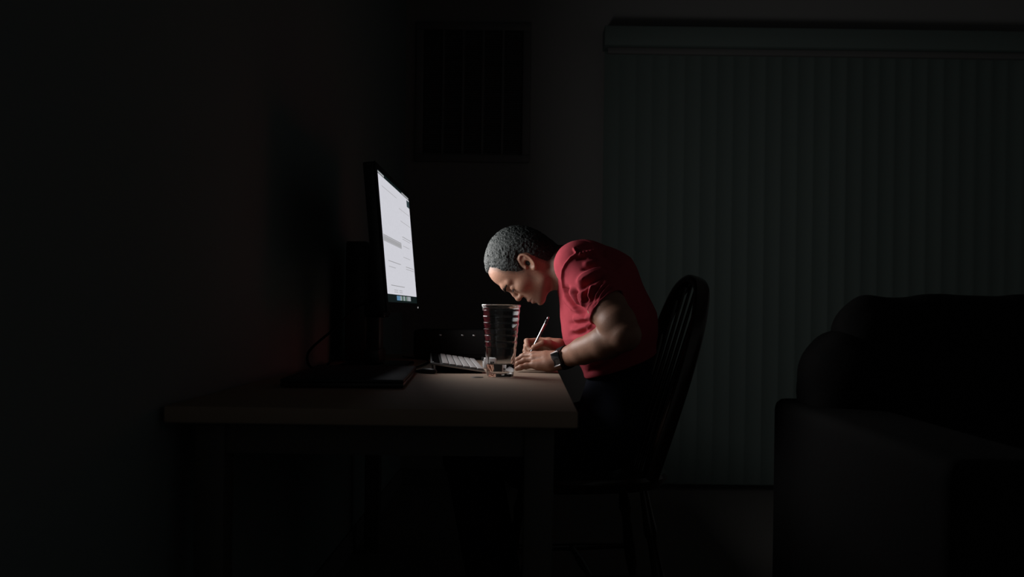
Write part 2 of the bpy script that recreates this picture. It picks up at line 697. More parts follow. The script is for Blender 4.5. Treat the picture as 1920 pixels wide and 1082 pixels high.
HW, HH = 0.30, 0.176
bez = mpart('casing', (-HW - 0.03, -HH - 0.026, -0.032), (HW + 0.022, HH + 0.016, -0.003), M_BLACK, bevel=0.004)
bm_ = bmesh.new()
ox0, ox1, oy0, oy1 = -HW - 0.03, HW + 0.022, -HH - 0.026, HH + 0.016
for lo, hi in (((ox0, oy0, -0.003), (ox1, -HH, 0.0006)), ((ox0, HH, -0.003), (ox1, oy1, 0.0006)),
               ((ox0, -HH, -0.003), (-HW, HH, 0.0006)), ((HW, -HH, -0.003), (ox1, HH, 0.0006))):
    add_box(bm_, lo, hi, 0, 1, MI @ Msc)
obj('bezel', bm_, M_BLACKG, mon)
disp = mpart('display', (-HW, -HH, -0.003), (HW, HH, 0.0), M_DIM, smooth=False)
PY0, PY1 = -HH + 0.022, HH - 0.010
mpart('page', (-HW + 0.003, PY0, 0.0), (HW - 0.003, PY1, 0.0006), M_PAGE, disp, smooth=False)
# menu marks at both ends of the top bar
mpart('menu_mark', (-HW + 0.004, HH - 0.007, 0.0), (-HW + 0.10, HH - 0.003, 0.0006), M_TXT2, disp, smooth=False)
mpart('menu_mark', (HW - 0.16, HH - 0.007, 0.0), (HW - 0.01, HH - 0.003, 0.0006), M_TXT2, disp, smooth=False)
mpart('page_block', (HW - 0.062, PY1 - 0.027, 0.0006), (HW - 0.004, PY1 - 0.005, 0.001), emis('block_dark', (0.03, 0.05, 0.055), 1), disp, smooth=False)


def bar(x0, x1, y0, y1, m, name='text_line'):
    mpart(name, (x0, y0, 0.0006), (x1, y1, 0.001), m, disp, smooth=False)


Xs = lambda t: -HW + t * 2 * HW
Ys = lambda t: HH - t * 2 * HH
bar(Xs(.01), Xs(.56), Ys(.492), Ys(.486), M_TXT)
bar(Xs(.01), Xs(.56), Ys(.53), Ys(.495), M_TXT2, 'page_banner')
bar(Xs(.01), Xs(.56), Ys(.536), Ys(.532), M_TXT)
for (a, b, y, m) in ((.08, .52, .105, M_TXT2), (.6, .96, .285, M_TXT2), (.58, .96, .18, M_TXT2), (.62, .96, .42, M_TXT), (.62, .9, .44, M_TXT2),
                     (.1, .48, .676, M_TXT), (.66, .97, .68, M_TXT), (.66, .97, .70, M_TXT2), (.1, .3, .72, M_TXT2), (.12, .55, .865, M_TXT),
                     (.2, .32, .9, M_TXT2), (.36, .46, .9, M_TXT2), (.2, .32, .915, M_TXT2), (.36, .46, .915, M_TXT2), (.62, .85, .5, M_TXT2), (.6, .85, .6, M_TXT2)):
    bar(Xs(a), Xs(b), Ys(y + .005), Ys(y), m)
xi = -0.135
for k in range(9):
    w = 0.026
    o = mpart('dock_icon', (xi, -HH + 0.006, 0.0), (xi + w, -HH + 0.019, 0.0008), M_IC[(0, 0, 1, 2, 1, 2, 3, 1, 1)[k]], disp, 0.0, False)
    xi += w + 0.006
ld = mpart('power_light', (HW + 0.008, -HH - 0.016, 0.0006), (HW + 0.013, -HH - 0.011, 0.0016), M_LED, smooth=False)
# stand
bm_ = box((-0.045, -0.035, 0.05), (-0.005, 0.035, 0.36), 0.006)
obj('stand_neck', bm_, M_BLACK, mon)
bm_ = box((-0.05, -0.05, 0.15), (0.012, 0.05, 0.205), 0.008)
obj('hinge', bm_, M_BLACKG, mon)
obj('stand_base', box((-0.12, -0.14, 0.0), (0.075, 0.14, 0.014), 0.005), M_BLACKG, mon)
bm_ = box((-0.05, -0.06, 0.014), (0.0, 0.06, 0.06), 0.01)
obj('stand_foot', bm_, M_BLACK, mon)

# ---- tower behind the monitor
pa = P(663, 458, 2.50)
tw = thing('computer_tower', 'slim upright black box standing against the wall behind the monitor', 'computer', (-0.565, 2.98, DZ))
th = P(672, 456, 2.95).z - DZ
obj('case', box((-0.035, -0.12, 0.006), (0.035, 0.12, th), 0.006), M_BLACK, tw)
obj('front_panel', box((0.035, -0.11, 0.02), (0.039, 0.11, th - 0.01), 0.002), M_BLACKG, tw)
for y in (-0.1, 0.1):
    obj('foot', box((-0.03, y - 0.012, 0), (0.03, y + 0.012, 0.006)), M_BLACKM, tw, False)

# ---- cable drooping from the monitor to the desk
pts = smooth_path([P(706, 562, 2.46), P(668, 577, 2.44), P(625, 618, 2.42), P(585, 652, 2.42), P(576, 672, 2.42),
                   P(585, 690, 2.44), Vector((P(610, 690, 2.5).x, 2.5, DZ + 0.006)), Vector((-0.60, 2.62, DZ + 0.006)), Vector((-0.63, 2.8, DZ + 0.006))], 6)
for p in pts:
    p.x = max(p.x, WALL_X + 0.016)
    p.z = max(p.z, DZ + 0.005)
tag(obj('cable', tube(pts, 0.0036, 8), M_BLACKM), 'thin black cable drooping from the monitor back to the desk by the wall', 'cable')

# ---- flat slab under the near corner of the monitor
sl = thing('closed_laptop', 'flat dark slate-blue closed laptop lying on the desk in front of the monitor stand', 'laptop', (-0.425, 2.165, DZ), math.radians(4))
obj('base', box((-0.135, -0.24, 0.002), (0.135, 0.24, 0.012), 0.003), M_BLACK, sl)
obj('lid', box((-0.135, -0.24, 0.0125), (0.135, 0.24, 0.020), 0.003), M_SLAB, sl)
for sx in (-0.11, 0.11):
    for sy in (-0.2, 0.2):
        obj('rubber_foot', box((sx - 0.008, sy - 0.008, 0), (sx + 0.008, sy + 0.008, 0.002)), M_BLACKM, sl, False)

# ---- keyboard
KB = Vector((-0.118, 2.425, DZ))
KA = math.radians(6.5)
kb = thing('keyboard', 'slim white keyboard propped on feet beside the water glass', 'keyboard', KB, KA)
KW, KL = 0.152, 0.50
TILT = math.radians(8.2)
MK = Matrix.Translation((0, 0, 0.003)) @ Matrix.Rotation(TILT, 4, 'Y')   # local x runs to -KW at the raised back edge
obj('tray', box((-KW, 0, 0.0), (0, KL, 0.006), 0.0015, 2, MK), M_ALU, kb)
obj('key_bed', box((-KW + 0.004, 0.004, 0.006), (-0.003, KL - 0.004, 0.0066), 0, 1, MK), M_KEYBED, kb, False)
kbm = box((-0.0085, -0.0088, 0.0), (0.0085, 0.0088, 0.0035), 0.0012, 1)
k0 = obj('key', kbm, M_KEY, kb)
first = True
for r in range(6):
    xr = -0.0125 - r * 0.0196
    for c in range(25):
        yc = 0.0125 + c * 0.0196
        if yc > KL - 0.009: continue
        k = k0 if first else dup(k0, kb)
        first = False
        k.matrix_local = MK @ Matrix.Translation((xr, yc, 0.0066))
obj('glossy_strip', box((-KW + 0.004, 0.006, 0.0066), (-0.1265, KL - 0.006, 0.0085), 0.0006, 1, MK), M_BLACKG, kb)
for y in (0.02, KL - 0.03):
    zb = (MK @ Vector((-KW + 0.012, y, 0.0))).z
    bm_ = tube([(-KW + 0.012, y, 0.0), (-KW + 0.011, y, zb + 0.001)], [0.007, 0.005], 8)
    obj('prop_foot', bm_, M_ALU, kb)
obj('front_foot', box((-0.02, 0.02, 0.0), (-0.006, KL - 0.02, 0.005)), M_BLACKM, kb, False)

# ---- small white block with dark slots, half hidden behind the glass
wb = thing('adapter_block', 'small white adapter block with dark slots between keyboard and water glass', 'adapter', (-0.118, 2.645, DZ), math.radians(10))
obj('body', box((-0.016, -0.018, 0), (0.020, 0.018, 0.032), 0.004), M_WHITEB, wb)
for x, z in ((-0.005, 0.009), (0.006, 0.009), (-0.005, 0.018), (0.006, 0.018)):
    obj('slot', box((x - 0.004, -0.0186, z - 0.003), (x + 0.004, -0.0176, z + 0.003)), M_BLACKM, wb, False)
obj('cap', box((-0.019, -0.012, 0.024), (-0.0155, 0.016, 0.034), 0.002), M_BLACKM, wb)

# ---- cable with thick plug end on the desk
pl = thing('usb_cable', 'black cable with a thick plug end lying on the desk near the keyboard foot', 'cable', (0, 0, DZ))
q = lambda x, y, z: Vector((x, y, z))
obj('cord', tube(smooth_path([q(-0.45, 3.15, .0045), q(-0.34, 2.95, .0045), q(-0.322, 2.75, .0045), q(-0.335, 2.5, .0045), q(-0.335, 2.44, .0045), q(-0.316, 2.422, .0045)], 6), 0.0025, 8), M_BLACKM, pl)
obj('plug', tube([q(-0.316, 2.422, .0045), q(-0.30, 2.41, .005), q(-0.285, 2.40, .0075), q(-0.262, 2.388, .0078), q(-0.252, 2.383, .0075), q(-0.248, 2.381, .005)],
                 [0.003, 0.0045, 0.0072, 0.0075, 0.0068, 0.004], 12), M_BLACK, pl)

# ---- dark disc on the desk
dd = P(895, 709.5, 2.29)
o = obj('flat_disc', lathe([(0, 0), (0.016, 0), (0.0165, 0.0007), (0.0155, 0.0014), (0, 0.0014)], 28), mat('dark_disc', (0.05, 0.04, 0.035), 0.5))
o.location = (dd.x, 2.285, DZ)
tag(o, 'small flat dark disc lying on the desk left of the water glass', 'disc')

# ---- black box at the back of the desk
bx = thing('router', 'low black box with faint glints at the back of the desk behind the keyboard', 'router', (-0.27, 3.14, DZ))
obj('body', box((-0.13, -0.09, 0.004), (0.15, 0.09, 0.105), 0.012), M_BLACKM, bx)
obj('front_panel', box((-0.12, -0.0925, 0.02), (0.14, -0.0895, 0.098), 0.001), M_BLACKM, bx)
for x in (-0.035, 0.042, 0.082):
    obj('glint_stud', box((x - 0.004, -0.095, 0.084), (x + 0.004, -0.0925, 0.089), 0.001), M_ALU, bx)  # metal studs added to stand in for faint glints
obj('base_plate', box((-0.12, -0.08, 0), (0.14, 0.08, 0.004)), M_BLACKM, bx, False)

# ------------------------------------------------------------------ water glass
GX, GY = P(938, 700, 2.325).x, 2.325
gl = thing('water_glass', 'tall clear ribbed plastic tumbler with a little water standing on the desk', 'glass', (GX, GY, DZ))
RB, RT, GHT = 0.0352, 0.0515, 0.192


def rad_at(z): return RB + (RT - RB) * z / GHT


out = [(0.0, 0.0005), (RB - 0.006, 0.0), (RB - 0.001, 0.0012), (RB, 0.004)]
zr = [0.0764, 0.0935, 0.110, 0.127, 0.144, 0.161]
z = 0.008
levels = []
while z < 0.182:
    levels.append(z)
    z += 0.0017
for z in levels:
    bump_ = 0.0
    for i, c in enumerate(zr):                     # moulded rings: each flares outwards, then steps back in
        amp = 0.0025 - 0.00017 * i
        t = (z - c) / 0.0168
        if 0 <= t < 1: bump_ = amp * (t - 0.35) * min(1, (1 - t) * 8)
    out.append((rad_at(z) + bump_, z))
out += [(RT - 0.0002, 0.1845), (RT + 0.0012, 0.187), (RT + 0.0014, 0.190), (RT + 0.0004, GHT), (RT - 0.0008, GHT), (RT - 0.0016, 0.190)]
WT = 0.0016
inn = [(rad_at(0.187) - WT, 0.187)] + [(r_ - WT, z_) for r_, z_ in reversed(out[4:4 + len(levels)]) if z_ > 0.013]
inn += [(RB - 0.006, 0.0095), (0.0, 0.0088)]
WL = 0.0335
dry = [q_ for q_ in inn if q_[1] > WL + 1e-6]
wet = [(rad_at(WL) - WT, WL)] + [q_ for q_ in inn if q_[1] < WL - 1e-6]
# where water touches the plastic the two share one surface (refracting plastic against water)
tb = lathe(out + dry + [(rad_at(WL) - WT, WL)], 72)
cen = Vector((0, 0, 0.1))
obj('tumbler', tb, M_CLEAR, gl)
wo = obj('water', lathe([(0.0, WL)] + [((rad_at(WL) - WT) * t_, WL) for t_ in (0.3, 0.6, 0.9)] + wet, 72), M_WET, gl)
wo.data.materials.append(M_WATER)
for pl_ in wo.data.polygons:
    if pl_.center.z > WL - 0.0005: pl_.material_index = 1

# ------------------------------------------------------------------ person
YC = 2.60                     # the man's mid-plane
man = thing('person', 'person in red T-shirt bent low over the desk writing, dark trousers, wristwatch', 'person', (0.24, YC, 0))
MANI = np.array(man.location, dtype=np.float32)


def Ploc(V): return V - MANI


HAIRLINE = [(180, 40), (180, 0), (184, -23), (166, -29), (145, -32), (127, -42), (108, -52), (96, -62), (96, -70), (112, -76),
            (128, -84), (129, -98), (112, -112), (80, -116), (48, -122), (32, -140), (26, -240), (300, -240), (300, 40)]

# -- head frame: u up through the crown, w out of the face, v to his left (towards the camera); metres from the chin
CHIN = P(1012, 575, YC)
HU = -0.857 * CR + 0.514 * CU
HWV = -0.514 * CR - 0.857 * CU
HV = Vector((0, -1, 0))
AX = (HU, HWV, HV)


def H(u, w, v=0): return CHIN + HU * (u / 1000) + HWV * (w / 1000) + HV * (v / 1000)


def he(u, w, v, ru, rw, rv_, k=0.012, op='add'):
    return ell(H(u, w, v), (ru / 1000, rw / 1000, rv_ / 1000), AX, k, op)


def hc(pts, rr, k=0.006, op='add'):
    return chain([H(*p) for p in pts], [r / 1000 for r in rr] if isinstance(rr, (list, tuple)) else rr / 1000, k, op)


SH_N = P(1085, 497, 2.455)
EL_N = P(1172, 628, 2.30)
WR_N = P(1054, 673, 2.50)
SH_F = Vector((SH_N.x, 2 * YC - SH_N.y, SH_N.z))
EL_F = Vector((EL_N.x - 0.01, 2.90, EL_N.z - 0.02))
WR_F = P(1060, 655, 2.67)
TORSO = [(1092, 502, 46), (1120, 535, 74), (1143, 612, 84), (1166, 692, 60), (1142, 785, 62)]


def torso(dr, k=0.03):
    pts = [P(x, y, YC) for x, y, r in TORSO]
    return chain(pts, [r * YC / F_PX + dr for x, y, r in TORSO], k, scale=1.5, sc_axis=1, sc_c=YC, kin=0.04)


def skull():
    pr = [he(130, -91, 0, 88, 87, 74, 0.0),
          he(142, -45, 0, 58, 52, 60, 0.02),
          he(72, -50, 0, 70, 50, 56, 0.02),
          he(110, -110, 0, 66, 66, 70, 0.02)]
    return pr


def face():
    pr = []
    # jaw, chin, muzzle
    for s in (1, -1):
        pr.append(hc([(58, -88, 50 * s), (34, -76, 48 * s), (10, -22, 14 * s)], [12, 12, 12], 0.022))
        pr.append(he(78, -28, 42 * s, 18, 20, 15, 0.016))           # cheekbone
        pr.append(hc([(119, 2, 6 * s), (121, -1, 24 * s), (116, -15, 44 * s)], [10.5, 9.5, 7.5], 0.012))   # brow ridge
    pr.append(he(10, -15, 0, 13, 13, 17, 0.012))
    pr.append(he(35, -24, 0, 26, 24, 27, 0.014))
    # eye sockets and lidded eyeballs
    for s in (1, -1):
        pr.append(he(99, 8, 30 * s, 11, 16, 15, 0.010, 'sub'))
        pr.append(he(97, -12, 31 * s, 12, 13.5, 15, 0.004))
        pr.append(hc([(90, 3, 22 * s), (90.5, 3.5, 31 * s), (92, -1, 40 * s)], [1.4, 1.6, 1.2], 0.002, 'sub'))
        pr.append(hc([(84, -5, 20 * s), (82, -6, 31 * s), (86, -12, 42 * s)], [4, 4, 3], 0.006))
    # nose
    pr.append(hc([(112, 2, 0), (100, 3, 0), (84, 8, 0), (70, 11.5, 0)], [7, 5.6, 6.2, 7.6], 0.008))
    pr.append(he(66.5, 10.5, 0, 8.5, 9.5, 9.5, 0.004))
    for s in (1, -1):
        pr.append(he(65, 0, 12 * s, 7.5, 9, 6.5, 0.005))
        pr.append(he(59, 3, 6.5 * s, 3, 5, 3.2, 0.002, 'sub'))
    # lips
    pr.append(hc([(34, -12, 24), (36, -4, 13), (38, 0.3, 4), (38, 0.3, -4), (36, -4, -13), (34, -12, -24)], [2, 4.4, 5.0, 5.0, 4.4, 2], 0.004))
    pr.append(hc([(30, -12, 22), (25, -5, 12), (23.5, -2.6, 0), (25, -5, -12), (30, -12, -22)], [2, 4.8, 5.8, 4.8, 2], 0.004))
    pr.append(hc([(31.5, -8, 27), (31, 1.8, 12), (31, 4.8, 0), (31, 1.8, -12), (31.5, -8, -27)], 1.1, 0.0025, 'sub'))
    pr.append(hc([(12.5, 1.0, 12), (12.5, 3.5, 0), (12.5, 1.0, -12)], 4.5, 0.008, 'sub'))
    return pr


def ears():
    pr = []
    for s in (1, -1):
        # frame of the ear plate: a along its length, b to the back, n outwards
        a = (HU * 0.97 - HWV * 0.22).normalized()
        bvec = (-HWV * 0.93 - HU * 0.2 + HV * s * 0.34).normalized()
        nv = a.cross(bvec).normalized()
        if nv.dot(HV * s) < 0: nv = -nv
        bvec = nv.cross(a) if nv.cross(a).dot(bvec) > 0 else a.cross(nv)
        c = H(97, -91, 75 * s)
        E = lambda la, lb, ln: c + a * la / 1000 + bvec * lb / 1000 + nv * ln / 1000
        pr.append(ell(E(0, 0, -3), (0.026, 0.0155, 0.005), (a, bvec, nv), 0.004))
        rim = []
        for t in range(-70, 215, 15):
            th = math.radians(t)
            rim.append(E(27 * math.sin(th) + 1, -16.5 * math.cos(th) * (1 if True else 0) * -1, 2.5))
        pr.append(chain(rim, 0.0034, 0.003, kin=0.0))
        pr.append(chain([E(8, -12, -1), E(22, -12, 2), E(28, -2, 3)], 0.0034, 0.003, kin=0.0))
        pr.append(chain([E(-18, 9, 1), E(-6, 9.5, 0), E(8, 5, 0), E(16, 6, 0)], 0.0026, 0.003, kin=0.0))     # antihelix
        pr.append(ell(E(-25, 1, 0), (0.0075, 0.0075, 0.0045), (a, bvec, nv), 0.004))       # lobe
        pr.append(ell(E(-5, -11, 0), (0.006, 0.0045, 0.006), (a, bvec, nv), 0.004))        # tragus
        pr.append(ell(E(-4, -1, 3), (0.012, 0.0085, 0.0085), (a, bvec, nv), 0.003, 'sub')) # concha
    return pr


def arm(SHO, ELB, WRI, dr=0.0, k=0.02):
    SHO, ELB, WRI = Vector(SHO), Vector(ELB), Vector(WRI)
    up, fo = ELB - SHO, WRI - ELB
    return [chain([SHO, SHO + up * 0.34, SHO + up * 0.47, SHO + up * 0.63, SHO + up * 0.84, ELB], [0.042 + dr, 0.042 + dr, 0.043 + dr, 0.052 + dr, 0.050 + dr, 0.042 + dr], k, kin=0.01),
            chain([ELB, ELB + fo * 0.28, ELB + fo * 0.65, WRI], [0.041 + dr, 0.0455 + dr, 0.037 + dr, 0.0265 + dr], 0.008, kin=0.01)]


def hand(W, mcp, fingers, thumb, rp=0.0125):
    pr = []
    W = Vector(W)
    for i, m_ in enumerate(mcp):
        m_ = Vector(m_)
        base = W + (m_ - W) * 0.12
        base = base + (m_ - sum((Vector(q_) for q_ in mcp), Vector()) / 4) * 0.45
        pr.append(chain([base, base + (m_ - base) * 0.5, m_], [0.0165, 0.0145, 0.0105], 0.012, kin=0.004))
        pr.append(ell(m_, (0.0098,) * 3, None, 0.006))
    for m_, f_ in zip(mcp, fingers):
        pts_ = [Vector(m_)] + [Vector(q_) for q_ in f_]
        rr = [0.0094, 0.0084, 0.0076, 0.0066][:len(pts_)]
        pr.append(chain(pts_, rr, 0.0035, kin=0.0025))
        for q_, r_ in zip(pts_[1:-1], (0.0090, 0.0080)):
            pr.append(ell(q_, (r_,) * 3, None, 0.003))
    tp = [Vector(q_) for q_ in thumb]
    pr.append(chain(tp, [0.0165, 0.0125, 0.0100, 0.0082][:len(tp)], 0.008, kin=0.004))
    return pr


# left hand flat on the desk (near), right hand holding the pen (far)
L_MCP = [P(1001, 665.5, 2.555), P(999, 667, 2.535), P(999.5, 674, 2.513), P(1001, 684, 2.493)]
L_FIN = [[P(986, 664, 2.57), P(978, 669, 2.575), P(974, 677, 2.575)],
         [P(981, 668, 2.548), P(970, 675, 2.548), P(967, 683, 2.55)],
         [P(983, 676, 2.520), P(971, 682, 2.517), P(967, 688, 2.52)],
         [P(987, 686, 2.496), P(976, 689, 2.492), P(969, 691.5, 2.492)]]
L_TH = [P(1036, 672, 2.535), P(1015, 679, 2.57), P(997, 684, 2.59), P(985, 688, 2.60)]
R_W = P(1052, 651, 2.655)
R_MCP = [P(1011, 639, 2.655), P(1010, 644, 2.675), P(1012, 652, 2.69), P(1016, 661, 2.70)]
R_FIN = [[P(988, 640, 2.635), P(988.5, 650, 2.615), P(994, 657.5, 2.605)],
         [P(987, 648, 2.655), P(985, 658, 2.635), P(990, 666, 2.62)],
         [P(991, 660, 2.67), P(990, 671, 2.655), P(998, 677, 2.645)],
         [P(997, 670, 2.685), P(997, 680, 2.675), P(1004, 685, 2.665)]]
R_TH = [P(1042, 652, 2.635), P(1030, 645, 2.615), P(1017, 643, 2.603), P(1001, 651.5, 2.598)]

pr = skull() + [chain([H(88, -103), P(1046, 503, YC), P(1090, 508, YC)], [0.062, 0.060, 0.066], 0.03)]
pr += face() + ears()
pr += [torso(-0.022)]
pr += [chain([P(1060, 500, YC), SH_N], [0.050, 0.044], 0.03), chain([P(1060, 500, YC), SH_F], [0.050, 0.044], 0.03)]
pr += arm(SH_N, EL_N, WR_N) + arm(SH_F, EL_F, WR_F)
pr += [chain([P(1116, 607, 2.37), P(1128, 597, 2.325), P(1141, 589, 2.30)], [0.006, 0.0055, 0.003], 0.008, 'sub')]
pr += hand(WR_N, L_MCP, L_FIN, L_TH) + hand(R_W, R_MCP, R_FIN, R_TH)
pr += [chain([P(1046, 683, 2.490), P(1030, 686.5, 2.486), P(1010, 687, 2.488)], [0.0165, 0.0155, 0.0105], 0.012)]
pr += [chain([WR_F, R_W], [0.0265, 0.024], 0.01)]
HIPS = [Vector((0.235, YC - 0.095, 0.555)), Vector((0.235, YC + 0.095, 0.555))]
KNEES = [Vector((-0.17, YC - 0.13, 0.50)), Vector((-0.15, YC + 0.13, 0.50))]
ANKLES = [Vector((-0.10, YC - 0.14, 0.10)), Vector((-0.06, YC + 0.14, 0.10))]
for h_, k_, a_ in zip(HIPS, KNEES, ANKLES):
    pr.append(chain([h_, h_ + (k_ - h_) * .5, k_], [0.078, 0.068, 0.048], 0.03))
    pr.append(chain([k_, k_ + (a_ - k_) * .35, a_], [0.046, 0.048, 0.030], 0.015))
    pr.append(chain([a_, a_ + Vector((-0.03, 0, -0.045)), a_ + Vector((-0.17, 0, -0.062))], [0.030, 0.036, 0.022], 0.015))

V, Q = polygonize(pr, (-0.32, 2.20, 0.0), (0.42, 3.04, 1.20), 0.0021)
body = mesh_from('body', Ploc(V), Q, M_SKIN, man)
# skin tones: lips, stubble plus shade painted on jaw and throat, nails
me = body.data
loc = (V - np.array(CHIN)) * 1000
lu, lw, lv = loc @ np.array(HU), loc @ np.array(HWV), loc @ np.array(HV)
tone = np.tile(np.array([0.38, 0.20, 0.135, 1.0], dtype=np.float32), (len(V), 1))
isface = (lu < 240) & (lu > -45) & (lw > -130) & (lw < 30) & (np.abs(lv) < 90)
stub_shade = np.clip(1.5 - np.abs(lu - 4) / 34, 0, 1) * isface * (lw < 2) * 0.62
beardside = isface * np.clip((lu - 20) / 30, 0, 1) * np.clip(1 - np.abs(lw + 62) / 20, 0, 1) * np.clip((115 - lu) / 40, 0, 1) * 0.5
mixs = np.clip(np.maximum(stub_shade, beardside), 0, 1)[:, None]
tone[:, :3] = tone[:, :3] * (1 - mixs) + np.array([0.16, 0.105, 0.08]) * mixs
lips = isface & (np.abs(lv) < 20) & (lw > -9) & (lu > 19) & (lu < 42)
lipm = (np.clip(1 - np.abs(lu - 30.5) / 9.5, 0, 1) * lips * 0.5)[:, None]
tone[:, :3] = tone[:, :3] * (1 - lipm) + np.array([0.36, 0.15, 0.13]) * lipm
hsd = poly_sd(np.stack([lu, lw], 1), HAIRLINE)
ish = (lu < 260) & (lu > 20) & (lw > -200) & (lw < 30) & (np.abs(lv) < 73)
hm = (np.clip((hsd + 9 + vnoise((V * 500).astype(np.float32)) * 3) / 14, 0, 1) * ish * 0.85)[:, None]
tone[:, :3] = tone[:, :3] * (1 - hm) + np.array([0.045, 0.04, 0.036]) * hm
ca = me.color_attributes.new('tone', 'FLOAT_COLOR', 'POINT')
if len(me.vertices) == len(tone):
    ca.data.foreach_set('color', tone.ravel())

# -- hair: close-cropped curls
hp = skull() + [chain([H(88, -103), P(1046, 503, YC)], [0.062, 0.060], 0.03)]
hp += [q_ for q_ in face()[:9]]


def hairpost(p, d):
    l_ = (p - A(CHIN)) * 1000
    uv = np.stack([l_ @ A(HU), l_ @ A(HWV)], 1)
    sd = poly_sd(uv, HAIRLINE)
    t = np.clip((sd + 1) / 16, 0, 1)
    th_ = -2.5 + 7.5 * t * (2 - t) + 4.5 * np.clip((sd - 14) / 22, 0, 1)
    curl = vnoise(p * 230) * 1.7 + vnoise(p * 430 + 7) * 1.0
    th_ = th_ + curl * np.clip(0.35 + t * 2, 0, 1)
    return np.maximum(d - th_ / 1000, -0.06).astype(np.float32)


c_ = np.array(H(115, -90))
V2, Q2 = polygonize(hp, c_ - 0.14, c_ + 0.14, 0.0015, post=hairpost)
l2 = (V2 - np.array(CHIN)) * 1000
mesh_from('hair', Ploc(V2), Q2, M_HAIR, man)

# -- brows and lashes
for s in (1, -1):
    bp_ = [chain([H(113, 12.5, 9 * s), H(117, 8.5, 23 * s), H(117, -4.5, 42 * s)], [0.0034, 0.0042, 0.0025], 0.003)]
    def rough_(p, d): return d + vnoise(p * 700).astype(np.float32) * 0.0012
    cc = np.array(H(118, 0, 25 * s))
    Vb, Qb = polygonize(bp_, cc - 0.03, cc + 0.03, 0.0010, post=rough_)
    mesh_from('eyebrow', Ploc(Vb), Qb, M_BROW, man)
    la = tube([Vector(Ploc(np.array(H(u_, w_, v_ * s)))) for u_, w_, v_ in ((92.0, -1.0, 20), (90.6, 2.4, 27), (90.8, 2.0, 34), (93, -3.5, 43))],
              [0.0008, 0.0017, 0.0018, 0.001], 8)
    obj('eyelashes', la, M_LASH, man)

# -- T-shirt
hA, hB, hC = np.array(P(1153, 541, 2.365)), np.array(P(1121, 603, 2.395)), np.array(P(1124, 567, 2.315))
hn = np.cross(hB - hA, hC - hA)
upv = np.array(EL_N - SH_N)
if hn @ upv < 0: hn = -hn
hn = hn / np.linalg.norm(hn)
ax_n = upv / np.linalg.norm(upv)
hn = 0.55 * hn + 0.45 * ax_n
hn /= np.linalg.norm(hn)
hO = (hA + hB + hC) / 3 + ax_n * 0.010
shoulder_k = 0.03


def sleeve(SHO, ELB, n, o, far):
    SHO, ELB = Vector(SHO), Vector(ELB)
    ch = chain([SHO, SHO + (ELB - SHO) * 0.4, SHO + (ELB - SHO) * 0.85], [0.065, 0.063, 0.0565], 0.03, kin=0.01)
    n_, o_ = A(n), A(o)
    def f(p): return np.maximum(ch.f(p), (p - o_) @ n_)
    c2 = Prim(f, ch.c, ch.r, 'add', 0.024)
    # hollow of the sleeve opening
    ho = chain([SHO + (ELB - SHO) * 0.36, SHO + (ELB - SHO) * 0.9], [0.0565, 0.0525], 0.0, 'sub')
    def g_(p): return np.maximum(ho.f(p), (o_ - p) @ n_ - 0.010)
    return c2, Prim(g_, ho.c, ho.r, 'sub', 0.0)


axf = np.array(EL_F - SH_F); axf /= np.linalg.norm(axf)
s1, c1 = sleeve(SH_N, EL_N, hn, hO, False)
s2, c2 = sleeve(SH_F, EL_F, axf, np.array(SH_F + (EL_F - SH_F) * 0.5), True)
nk = (P(1092, 505, YC) - P(1030, 497, YC)).normalized()
tp = [torso(0.0),
      chain([P(1092, 502, YC), SH_N], [0.068, 0.062], 0.03), chain([P(1092, 502, YC), SH_F], [0.068, 0.062], 0.03),
      s1, s2, c1, c2]
hemz = P(1110, 706, YC).z
tp.append(half((0.38, 0, -1.0), (0.185, YC, hemz), 0.004))
# neck opening
tp.append(chain([P(1020, 494, YC), P(1072, 503, YC)], [0.064, 0.064], 0.004, 'sub'))
V3, Q3 = polygonize(tp, (0.02, 2.26, 0.66), (0.43, 2.94, 1.18), 0.0024)
shirt = mesh_from('t_shirt', Ploc(V3), Q3, M_SHIRT, man)

